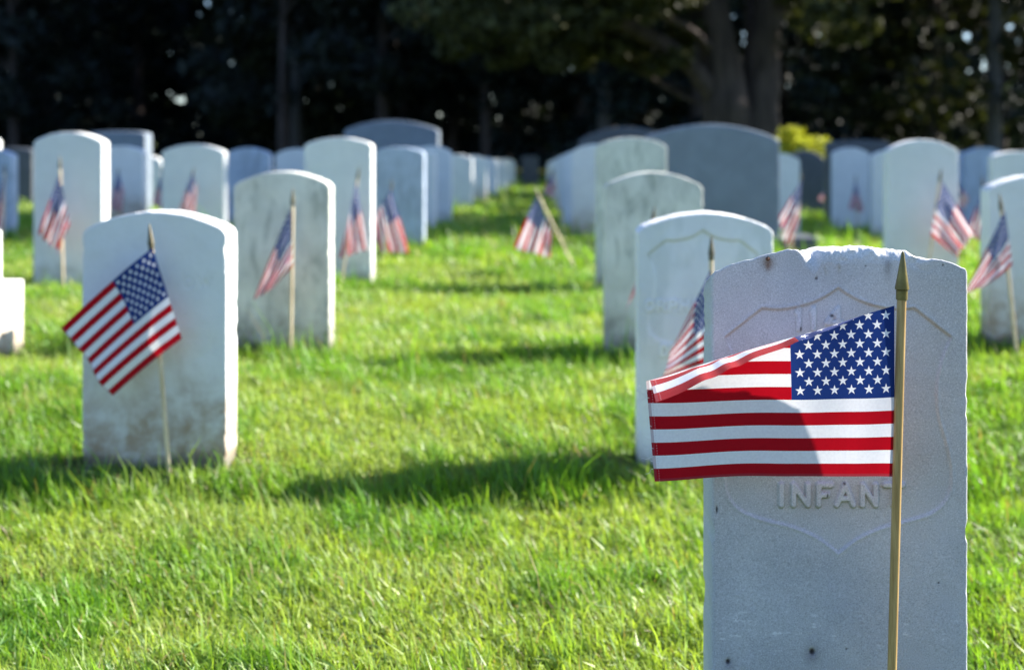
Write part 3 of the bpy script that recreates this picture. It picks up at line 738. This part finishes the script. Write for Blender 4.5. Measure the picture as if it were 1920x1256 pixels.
flag((1765, 316), (1738, 520), 5.9, [(1766, 340), (1744, 440), (1790, 482), (1822, 440)], 'flag blowing right from the tall headstone behind the chipped stone', folds=(2.2, .022), seed=16)
flag((1792, 335), (1790, 440), 8.0, [(1792, 342), (1792, 385), (1806, 392), (1817, 372)], 'reddish scrap of flag peeping right of the tall right headstone', folds=(1.6, .02), seed=17)
flag((1843, 330), (1839, 470), 7.2, [(1842, 352), (1842, 410), (1838, 452), (1812, 440)], 'flag half hidden behind the left edge of the stone at the right edge', folds=(2, .02), seed=18)
flag((1874, 362), (1904, 640), 4.3, [(1882, 394), (1896, 496), (1832, 540), (1800, 552)], 'windblown flag with dark canton before the headstone cut by the right edge', folds=(2.0, .014), seed=19, res=(56, 40))
flag((9, 306), (6, 440), 7.8, [(9, 328), (8, 375), (4, 436), (-12, 430)], 'limp flag at the very left edge before a headstone', folds=(2, .03), seed=20)
flag((222, 314), (218, 404), 8.9, [(222, 322), (234, 356), (230, 396), (206, 392)], 'small dark red flag on the brown stained small headstone', folds=(2, .02), seed=21)
flag((302, 312), (318, 402), 8.6, [(304, 326), (318, 356), (316, 402), (286, 380)], 'small flag left of the broad headstone above the tilted flag stone', folds=(2, .02), seed=22)
flag((363, 314), (352, 402), 7.8, [(361, 324), (372, 352), (366, 402), (334, 400)], 'small dark red flag on the face of the broad headstone', folds=(2, .02), seed=23)
flag((1521, 338), (1521, 385), 15.5, [(1521, 344), (1521, 362), (1524, 374), (1514, 370)], 'tiny flag before the small headstone under the bush, left of two', folds=(2, .03), seed=24)
flag((1548, 346), (1550, 390), 14.2, [(1548, 352), (1548, 368), (1542, 378), (1534, 374)], 'tiny flag before the small headstone under the bush, right of two', folds=(2, .03), seed=25)

# ------------------------------------------------------------------ grass
def grass(name, bands, seed, label, long_f=0.05):
    rs = np.random.RandomState(seed)
    VV, TT, Q, T3 = [], [], [], []; off = 0
    for (y0, y1, dens, ln, wd, mar) in bands:
        A = ((.424 + .36) * (y0 + y1) / 2 + 2 * mar) * (y1 - y0)
        n = int(A * dens)
        y = rs.uniform(y0, y1, n); x = rs.uniform(-.43, .37, n) * y + rs.uniform(-mar, mar, n)
        ok = np.ones(n, bool)
        for (sx, sy, hx, hy) in STONES:
            ok &= ~((np.abs(x - sx) < hx + .004) & (np.abs(y - sy) < hy + .004))
        patch = fbm(x * 3.2 + 11, y * 3.2 + 7, 13, 3)          # lush / dry areas
        fine = fbm(x * 14, y * 14, 19, 2)
        # worn soil at the left foot of the first two stones
        bare = np.exp(-(((x + 1.14) / .07) ** 2 + ((y - 3.05) / .06) ** 2)) + np.exp(-(((x - .10) / .10) ** 2 + ((y - 3.26) / .05) ** 2)) + np.exp(-(((x - .13) / .08) ** 2 + ((y - 4.55) / .05) ** 2)) + .8 * np.exp(-(((x + .70) / .08) ** 2 + ((y - 3.12) / .06) ** 2))
        ok &= rs.uniform(0, 1, n) > bare * .9
        ok &= rs.uniform(0, 1, n) < .55 + .9 * fine
        x, y, patch, fine, bare = x[ok], y[ok], patch[ok], fine[ok], bare[ok]; n = len(x)
        z = ground(x, y)
        tall = np.zeros(n)
        for y0_, k_ in ROWS:      # uncut fringe before each row
            yr = y0_ + k_ * (x + .93)
            tall = np.maximum(tall, np.exp(-((y - yr + .115 + .025 * np.sin(x * 3 + y0_)) / .075) ** 2) * (.5 + .9 * vnoise(x * 3.5, y * 0, int(y0_ * 10))))
        L = ln * (.45 + .8 * rs.gamma(3.2, .30, n)) * (.7 + .65 * patch) * (1 + .75 * tall)
        for (sx, sy, hx, hy) in STONES[:14]: L = np.where((np.abs(x - sx) < hx + .05) & (y > sy - hy - .05) & (y < sy + hy + .03), L * .55, L)
        L = L * (.85 + .5 * sstep(.50, .72, fbm(x * 7 + 2, y * 9, 29, 3)))
        lng = rs.uniform(0, 1, n) < long_f; L[lng] *= 1.9
        W = wd * rs.uniform(.45, 1.4, n)
        az = rs.normal(math.pi, 1.15, n) + (fbm(x * 5, y * 5, 23, 2) - .5) * 2.5  # combed to the left
        lean = np.abs(rs.normal(.75, .38, n)) * (1 - .45 * np.clip(tall, 0, 1)); lean = np.clip(lean, .05, 1.45)
        dx, dy = np.cos(az), np.sin(az)
        f = az + math.pi / 2 + rs.normal(0, .7, n); wx, wy = np.cos(f), np.sin(f)
        b0 = np.stack([x, y, z - .004], 1)
        l1 = lean * .55; l2 = np.clip(lean * 1.35, 0, 1.62)
        m = b0 + np.stack([dx * np.sin(l1), dy * np.sin(l1), np.cos(l1)], 1) * (L * .5)[:, None]
        tpp = m + np.stack([dx * np.sin(l2), dy * np.sin(l2), np.cos(l2)], 1) * (L * .5)[:, None]
        wv = np.stack([wx, wy, rs.normal(0, .3, n)], 1) * (W * .5)[:, None]
        P = np.stack([b0 - wv * .8, b0 + wv * .8, m + wv, m - wv, tpp], 1)
        hue = rs.uniform(0, 1, n); tuft = sstep(.50, .72, fbm(x * 7 + 2, y * 9, 29, 3)); L_ = tuft
        lush = np.clip(sstep(.36, .64, patch) * .8 + tuft * .45 - .05 + rs.normal(0, .15, n) + tall * .8, 0, 1)[:, None]
        c = np.array([.29, .375, .065]) * (1 - lush) + np.array([.145, .29, .022]) * lush
        c = c * (.72 + .55 * rs.uniform(0, 1, n))[:, None]
        dry = (hue > .95) | (rs.uniform(0, 1, n) < bare * .5); c[dry] = np.array([.34, .27, .12]) * rs.uniform(.6, 1.1, (dry.sum(), 1))
        bl = hue < .14; c[bl] = c[bl] * np.array([.9, 1.0, 2.6])
        VV.append(P.reshape(-1, 3)); TT.append(np.repeat(c, 5, 0))
        i = np.arange(n) * 5 + off
        Q.append(np.stack([i, i + 1, i + 2, i + 3], 1)); T3.append(np.stack([i + 3, i + 2, i + 4], 1)); off += n * 5
    o = fast_mesh(name, np.concatenate(VV), [np.concatenate(Q), np.concatenate(T3)], M_grass, smooth=False, attr={'tint': np.concatenate(TT)})
    tag(o, label, 'grass', kind='stuff'); return o
grass('grass', [(1.45, 2.9, 50000, .027, .0027, .35), (2.9, 4.3, 34000, .027, .0031, .35), (4.3, 7.0, 14000, .030, .0046, .4),
                (7.0, 12.0, 3200, .040, .0085, .5), (12.0, 30.0, 620, .05, .018, 1.0)], 2, 'bright green lawn grass between the headstones')

# ------------------------------------------------------------------ trees
def tube(pts, radii, n=12, seed=0, bump=.08):
    P = np.array(pts, float); m = len(P); V = []
    for i in range(m):
        d = P[min(i + 1, m - 1)] - P[max(i - 1, 0)]; d /= np.linalg.norm(d)
        a = np.cross(d, [0.3, 1, .1]); a /= np.linalg.norm(a); b = np.cross(d, a)
        for k in range(n):
            th = 2 * math.pi * k / n
            r = radii[i] * (1 + bump * 2 * (float(vnoise(np.array(k * 1.7 + seed), np.array(i * .35), seed)) - .5))
            V.append(P[i] + (a * math.cos(th) + b * math.sin(th)) * r)
    Fq = [(i * n + k, i * n + (k + 1) % n, (i + 1) * n + (k + 1) % n, (i + 1) * n + k) for i in range(m - 1) for k in range(n)]
    return np.array(V), np.array(Fq)
def merge(parts):
    V, Fl, off = [], [], 0
    for v, f in parts: V.append(v); Fl.append(f + off); off += len(v)
    return np.concatenate(V), np.concatenate(Fl)
def curve_pts(ctrl, n=5):
    ctrl = [np.array(c, float) for c in ctrl]; P = [ctrl[0]] + ctrl + [ctrl[-1]]; out = []
    for i in range(1, len(P) - 2):
        for k in range(n):
            t = k / n; a, b, c, d = P[i - 1], P[i], P[i + 1], P[i + 2]
            out.append(.5 * (2 * b + (c - a) * t + (2 * a - 5 * b + 4 * c - d) * t * t + (3 * b - a - 3 * c + d) * t ** 3))
    out.append(ctrl[-1]); return out
def leaves(centers, spread, size, rs, tint, flat=.5):
    """centers (N,3) one quad each"""
    n = len(centers)
    P = centers + rs.normal(0, 1, (n, 3)) * spread
    a = rs.normal(0, 1, (n, 3)); a /= np.linalg.norm(a, axis=1)[:, None]
    b = rs.normal(0, 1, (n, 3)); b -= (a * b).sum(1)[:, None] * a; b /= np.linalg.norm(b, axis=1)[:, None]
    s = size * rs.uniform(.5, 1.3, n)[:, None]
    V = np.stack([P - a * s, P + b * s * flat, P + a * s, P - b * s * flat], 1).reshape(-1, 3)
    i = np.arange(n) * 4; Fq = np.stack([i, i + 1, i + 2, i + 3], 1)
    c = np.array(tint) * rs.uniform(.5, 1.5, (n, 1)); c = np.repeat(c, 4, 0)
    return V, Fq, c
def clumps(rs, cen, rad_, n):
    """cen (M,3), rad_ (M,) -> n points each, near the shell of each clump"""
    out = []
    for c, r in zip(cen, rad_):
        d = rs.normal(0, 1, (n, 3)); d /= np.linalg.norm(d, axis=1)[:, None]
        rr = r * rs.uniform(.25, 1, n) ** .5; out.append(c + d * rr[:, None] * np.array([1.2, 1.2, .62]))
    return np.concatenate(out)

# big spreading cypress behind the wide monument
rs = np.random.RandomState(4)
TY = 20.0; TX = (1392 - VX) / F * TY; tg = gz(TX, TY)
ct = empty('cypress_tree', (TX, TY, tg)); tag(ct, 'big spreading tree with twin dark trunks and a long low limb', 'tree')
def q(x, y, dy=0): p = px3(x, y, TY + dy); return (p[0] - TX, dy, p[2] - tg)
parts = []
for ctrl, r0, r1 in (
    ([(0 - .10, 0, -.2), q(1368, 240), q(1355, 150), q(1342, 60), q(1325, -60), q(1290, -330), q(1230, -700)], .44, .14),
    ([(.22, .1, -.2), q(1424, 240, .15), q(1430, 150, .2), q(1436, 60, .25), q(1452, -60, .2), q(1500, -350), q(1590, -760)], .38, .12),
    ([q(1395, 260, .3), q(1402, 170, .5), q(1412, 60, .8), q(1400, -100, 1.1), q(1370, -420, 1.4)], .20, .08),
    ([q(1372, 225), q(1318, 150, -.2), q(1262, 95, -.4), q(1195, 58, -.7), q(1120, 25, -1.0), q(1020, -10, -1.3), q(900, -60, -1.6)], .17, .06),
    ([q(1335, 20), q(1240, -60, .5), q(1100, -120, 1.0), q(940, -200, 1.4)], .14, .04),
    ([q(1440, 40, .2), q(1520, -20, .0), q(1620, -60, -.3), q(1740, -90, -.6)], .12, .04),
    ([q(1345, 110), q(1300, 60, -.6), q(1230, 20, -1.2), q(1180, -30, -1.8)], .08, .03),
    ([q(1330, 190, .2), q(1290, 185, .3), q(1180, 120, .8), q(1100, 40, 1.2)], .05, .02)):
    pts = curve_pts(ctrl, 6); m = len(pts); rr = [r0 + (r1 - r0) * (i / (m - 1)) ** .8 for i in range(m)]
    parts.append(tube(pts, rr, 16, seed=len(parts), bump=.16))
v, f = merge(parts); fast_mesh('trunk', v, [f], M_bark, parent=ct)
cen, rd = [], []
def addc(x0, x1, y0, y1, n, r, dmin=-3.0, dmax=2.5):
    for k in range(n):
        x = rs.uniform(x0, x1); y = rs.uniform(y0, y1); d = rs.uniform(dmin, dmax); cen.append(q(x, y, d)); rd.append(r * rs.uniform(.6, 1.3))
addc(790, 1010, -20, 70, 30, .30); addc(840, 1110, 60, 120, 20, .20, -1.5, 1.0); addc(1000, 1300, -40, 70, 34, .30, -2, 2); addc(1130, 1280, 80, 135, 9, .18, -1, 1)
addc(760, 1300, -150, 0, 60, .4); addc(1480, 1660, -60, 50, 16, .26); addc(1500, 1640, 40, 80, 5, .16, -1, 1)
addc(700, 2000, -420, -120, 110, .6, -4, 4); addc(900, 1850, -750, -420, 60, .7, -3, 3)
P = clumps(rs, np.array(cen), np.array(rd), 120)
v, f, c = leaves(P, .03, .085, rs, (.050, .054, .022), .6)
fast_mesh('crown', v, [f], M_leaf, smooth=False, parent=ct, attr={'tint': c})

# wood behind the graves: tall dark trees, every trunk its own tree
def forest_variant(seed, h, spread, low, tint, nclump, pale=False):
    rs = np.random.RandomState(seed); parts = []
    r0 = rs.uniform(.13, .24); lean = rs.normal(0, .25, 2)
    ctrl = [(0, 0, -.3), (lean[0] * .2, lean[1] * .2, h * .3), (lean[0] * .7, lean[1] * .7, h * .6), (lean[0], lean[1], h * .97)]
    pts = curve_pts(ctrl, 6); m = len(pts); parts.append(tube(pts, [r0 * (1 - .85 * i / (m - 1)) for i in range(m)], 10, seed))
    cen, rd = [], []
    for k in range(nclump):
        z = h * (low + (1 - low) * rs.uniform(0, 1) ** .8); R = spread * (1 - .55 * max(0, (z / h - .55)) / .45) * rs.uniform(.15, 1)
        a = rs.uniform(0, 6.28); cx, cy = R * math.cos(a), R * math.sin(a)
        cen.append((cx, cy, z)); rd.append(rs.uniform(.45, .95))
        if k % 3 == 0:
            zb = z * .8; parts.append(tube([(0, 0, zb), (cx * .5, cy * .5, zb + (z - zb) * .7), (cx, cy, z)], [.06, .04, .015], 6, k))
    v, f = merge(parts)
    t = (v, f)
    P = clumps(rs, np.array(cen), np.array(rd), 100)
    return t, leaves(P, .05, .17, rs, tint, .5), pale
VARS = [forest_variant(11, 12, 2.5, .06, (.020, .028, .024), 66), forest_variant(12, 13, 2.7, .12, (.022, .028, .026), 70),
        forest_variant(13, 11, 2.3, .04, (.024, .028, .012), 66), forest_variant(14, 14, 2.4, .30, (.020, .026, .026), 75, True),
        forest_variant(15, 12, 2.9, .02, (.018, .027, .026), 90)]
protos = []
KIND = ['bushy dark tree', 'tall dark tree', 'olive tinged dark tree', 'pale trunked tall tree', 'broad dark low branched tree']
def copy_tree(o, parent=None):
    c = o.copy(); COL.objects.link(c); c.parent = parent
    for ch in o.children: copy_tree(ch, c)
    return c
rr = random.Random(8)
spots = []
for row, (yy, stepx) in enumerate(((29.5, 2.6), (34.0, 2.4), (39.5, 2.9))):
    x = -.44 * yy - 1.5
    while x < .37 * yy + 2:
        spots.append((x + rr.uniform(-.7, .7), yy + rr.uniform(-1.3, 1.3), row)); x += stepx
spots.append((9.5, 28.2, 9)); spots.append((-6.2, 31.5, 9)); spots.append((1.1, 28.6, 9))
first = {}
LMK = [(-200, 'the left picture edge'), (126, 'the tall left headstone'), (230, 'the flat topped monument'), (361, 'the broad headstone'), (465, 'the bluish headstone'), (550, 'the weathered stone'),
       (634, 'the centre left tall stone'), (735, 'the slate arched monument'), (850, 'the left aisle stones'), (990, 'the end of the aisle'), (1060, 'the right aisle stones'),
       (1187, 'the dark arched monument'), (1330, 'the wide grey monument'), (1507, 'the yellow green bush'), (1610, 'the dark flat monument'), (1730, 'the tall right headstone'), (1845, 'the bluish right stones'), (2050, 'the right picture edge')]
side = lambda X, Y: VX + X / Y * F
for i, (X, Y, row) in enumerate(spots):
    if row < 9 and side(X, Y) > 1470 and rr.random() < .45: continue
    if row < 9 and min(abs(side(X, Y) - g) for g in (175, 372)) < 70: continue
    kd = 3 if row == 9 else [0, 1, 2, 4, 0, 4, 1][rr.randrange(7)]
    if row == 0 and 1830 < side(X, Y) < 1900: continue
    if kd not in first:
        tr, lf, pale = VARS[kd]
        o = empty('woodland_tree', (X, Y, gz(X, Y))); fast_mesh('trunk', tr[0], [tr[1]], M_pale if pale else M_bark, parent=o)
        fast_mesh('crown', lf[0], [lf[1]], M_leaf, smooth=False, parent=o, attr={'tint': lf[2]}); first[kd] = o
    else: o = copy_tree(first[kd])
    o.location = (X, Y, gz(X, Y)); o.rotation_euler = (0, 0, rr.uniform(0, 6.28)); k = rr.uniform(.85, 1.12); o.scale = (k, k, k)
    px = side(X, Y); lm = min(LMK, key=lambda a: abs(a[0] - px)); dep = {0: 'front', 1: 'middle', 2: 'rear', 9: 'front'}[row]
    lab = KIND[kd] + ', ' + dep + ' of the wood, ' + ('above ' if abs(lm[0] - px) < 45 else 'left of ' if px < lm[0] else 'right of ') + lm[1]
    tag(o, lab, 'tree', 'trees of the dark wood behind the graves')
# a tall tree beyond the right of the picture; its shade crosses the rows further up
for X, Y, k in ((11.6, 15.4, .95),):
    o = copy_tree(first[3]); o.location = (X, Y, gz(X, Y)); o.rotation_euler = (0, 0, 1.1); o.scale = (k * 1.1, k, k)
    tag(o, 'tall lone tree outside the right edge shading the rows further up', 'tree')

# denser far wood as one mass, thinner to the upper right so bright sky glints through
rs = np.random.RandomState(31)
n = 54000
X = rs.uniform(-34, 34, n); Y = rs.uniform(44, 58, n); Z = rs.uniform(-.3, 13, n)
keep = rs.uniform(0, 1, n) < np.where(X > 5, np.clip(.95 - .17 * Z, .12, 1), np.clip(1.05 - .05 * Z, .3, 1)) * (0.25 + 1.4 * sstep(.24, .56, fbm(X * .9 + 50, Z * .45 + 50, 61, 3)))
P = np.stack([X, Y, Z], 1)[keep]
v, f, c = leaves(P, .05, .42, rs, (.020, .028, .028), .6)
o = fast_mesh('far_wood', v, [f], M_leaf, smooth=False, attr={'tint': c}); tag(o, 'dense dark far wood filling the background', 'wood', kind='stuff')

# yellow green bush
rs = np.random.RandomState(9)
BY = 17.0; bx0 = px3(1507, 262, BY)[0]; bg0 = gz(bx0, BY)
bu = empty('yellow_bush', (bx0, BY, bg0)); tag(bu, 'sunlit yellow green bush in two lobes before the dark wood', 'bush')
cen, rd = [], []
for (cx, cy, r) in ((1484, 250, .11), (1480, 262, .13), (1482, 275, .14), (1496, 268, .10), (1522, 268, .13), (1538, 276, .13), (1512, 284, .15), (1532, 292, .15), (1480, 292, .16), (1505, 305, .18)):
    for k in range(3):
        p = px3(cx + rs.normal(0, 4), cy + rs.normal(0, 3), BY); cen.append((p[0] - bx0, rs.normal(0, .12), p[2] - bg0)); rd.append(r)
P = clumps(rs, np.array(cen), np.array(rd), 90)
v, f, c = leaves(P, .015, .035, rs, (.40, .40, .035), .6); fast_mesh('foliage', v, [f], M_leaf, smooth=False, parent=bu, attr={'tint': c})
parts = [tube([(0, 0, -.1), (dx * .5, 0, .25), (dx, 0, .5)], [.02, .015, .008], 6, k) for k, dx in enumerate((-.18, -.05, .1, .2))]
v, f = merge(parts); fast_mesh('stem', v, [f], M_bark, parent=bu)
